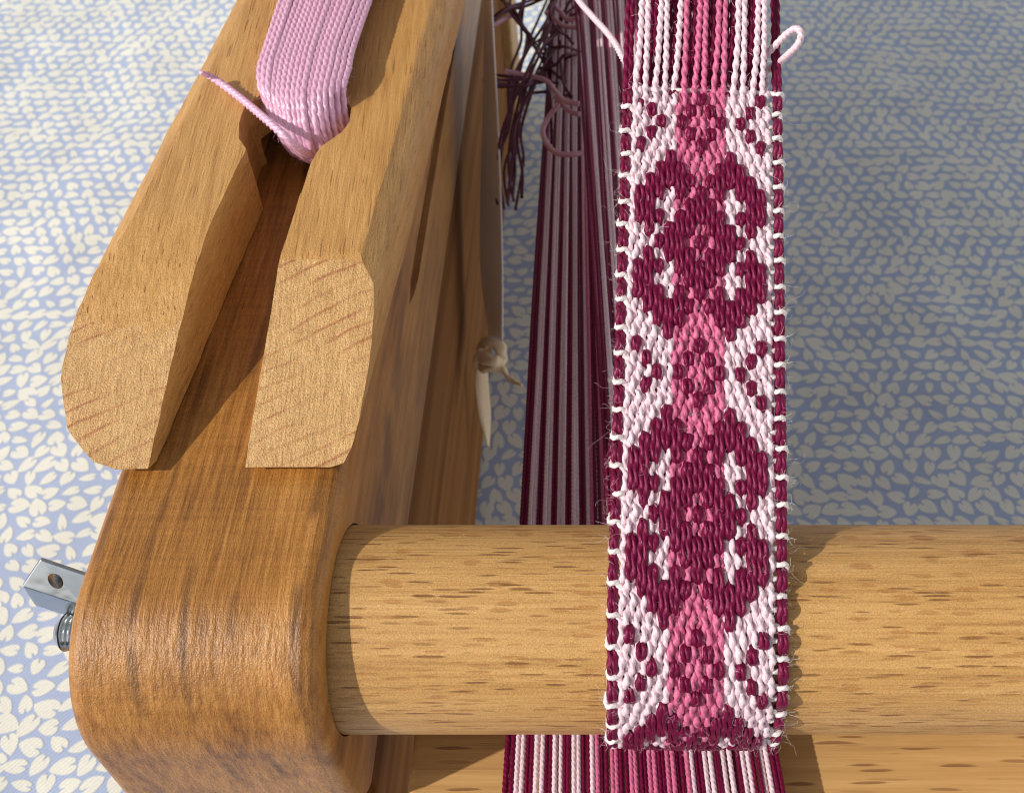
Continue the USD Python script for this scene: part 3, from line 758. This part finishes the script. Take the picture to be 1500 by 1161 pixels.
for k, c in enumerate(cords + cords[:14] + cords[:8]):
    h0 = 150 - (k % 5) * 4
    jx = 0 if k < len(cords) else rng.normal(0, 7)
    pts_ = np.array([U(x + jx + rng.normal(0, 1.5 if k < len(cords) else 5), y + rng.normal(0, 3), h0 + 4 * math.sin(i_ * 1.7 + k) + max(0, y - 120) * 0.08) for i_, (x, y) in enumerate(c)])
    part('heddle_string', yarn(catmull(pts_, 8), 0.33, pitch=3.0, lobes=2, depth=0.12, sides=8, step=0.5), M['dark_cord'], hed, smooth=True)
for c in (((740, 104), (772, 110), (800, 118), (815, 136), (828, 148), (848, 152)), ((812, 140), (822, 152), (835, 163), (848, 167)), ((818, 152), (803, 172), (795, 192), (802, 212), (816, 224), (834, 226), (856, 223)),
          ((808, 5), (822, 18), (830, 28), (848, 26)), ((722, 38), (738, 28), (750, 22)), ((800, 18), (806, 22), (826, 38), (846, 40))):
    pts_ = np.array([U(x, y, 133 + 1.5 * math.sin(i_)) for i_, (x, y) in enumerate(c)])
    part('pink_loop', yarn(catmull(pts_, 8), 0.50, pitch=2.4, sides=8, step=0.4), M['dusty'], hed, smooth=True, label='thin dusty pink loop among the heddles')

# ------------------------------------------------------------------ knotted tape
tape = thing('cotton_tape', 'cream cotton tape knotted and hanging down inside the dark side rail', 'tape')
def ribbon(L_, R_, n=10, th=0.35):
    L_, R_ = catmull(np.array(L_), n), catmull(np.array(R_), n)
    m_ = 5
    t = np.linspace(0, 1, m_)
    top = L_[:, None] * (1 - t)[None, :, None] + R_[:, None] * t[None, :, None]
    top = top + np.stack([0 * t, 0 * t, -0.5 * np.sin(np.pi * t)], -1)[None]
    bot = top + np.array([0, 0.25, th])
    k = len(L_)
    def grid(off, flip):
        i, j = np.meshgrid(np.arange(k - 1), np.arange(m_ - 1), indexing='ij')
        a = off + i * m_ + j
        f = np.vstack([np.stack([a, a + 1, a + m_ + 1], -1).reshape(-1, 3), np.stack([a, a + m_ + 1, a + m_], -1).reshape(-1, 3)])
        return f[:, ::-1] if flip else f
    v = np.vstack([top.reshape(-1, 3), bot.reshape(-1, 3)])
    o = k * m_
    side = []
    for c in (0, m_ - 1):
        for i in range(k - 1):
            a, b = i * m_ + c, (i + 1) * m_ + c
            q = [[a, b, b + o], [a, b + o, a + o]]
            side += [x[::-1] for x in q] if c == 0 else q
    return v, np.vstack([grid(0, True), grid(o, False), np.array(side)])
hs = [120, 130, 140, 152, 164, 176]
Lp = [(709, -10), (708, 90), (706, 190), (703, 300), (704, 400), (715, 492)]
Rp = [(719, -10), (724, 90), (729, 190), (733, 300), (735, 400), (735, 498)]
part('tape_length', ribbon([U(x, y, h + 6) for (x, y), h in zip(Lp, hs)], [U(x, y, h - 2) for (x, y), h in zip(Rp, hs)]), M['tape'], tape, smooth=True)
part('tape_lit_edge', yarn(catmull(np.array([U(x + 0.5, y, h - 3) for (x, y), h in zip(Rp, hs)]), 8), 0.22, pitch=1.5, lobes=2, sides=8), M['white'], tape, smooth=True)  # white cord added in place of the sunlit glint along the tape's edge
kn = [U(703, 508, 178), U(715, 500, 174), U(732, 508, 174), U(736, 524, 177), U(722, 530, 175), U(704, 522, 176), U(702, 536, 179), U(718, 540, 177), U(736, 540, 177), U(744, 552, 178), U(756, 560, 178), U(764, 563, 177)]
kc = catmull(np.array(kn), 10)
kr_ = np.interp(np.linspace(0, 1, len(resample(kc, 0.25)[0])), [0, 0.5, 0.7, 0.88, 1], [1.15, 1.25, 1.2, 0.7, 0.45])
part('tape_knot', yarn(kc, kr_, pitch=9, lobes=2, depth=0.22, sides=14, step=0.25, flat=0.8), M['knot'], tape, smooth=True)
part('tape_tail', ribbon([U(699, 528, 183), U(697, 565, 188), U(702, 608, 194), U(713, 652, 200)], [U(714, 532, 185), U(716, 566, 190), U(719, 608, 196), U(717, 654, 201)]), M['knot'], tape, smooth=True, label='pointed loose end of the tape')
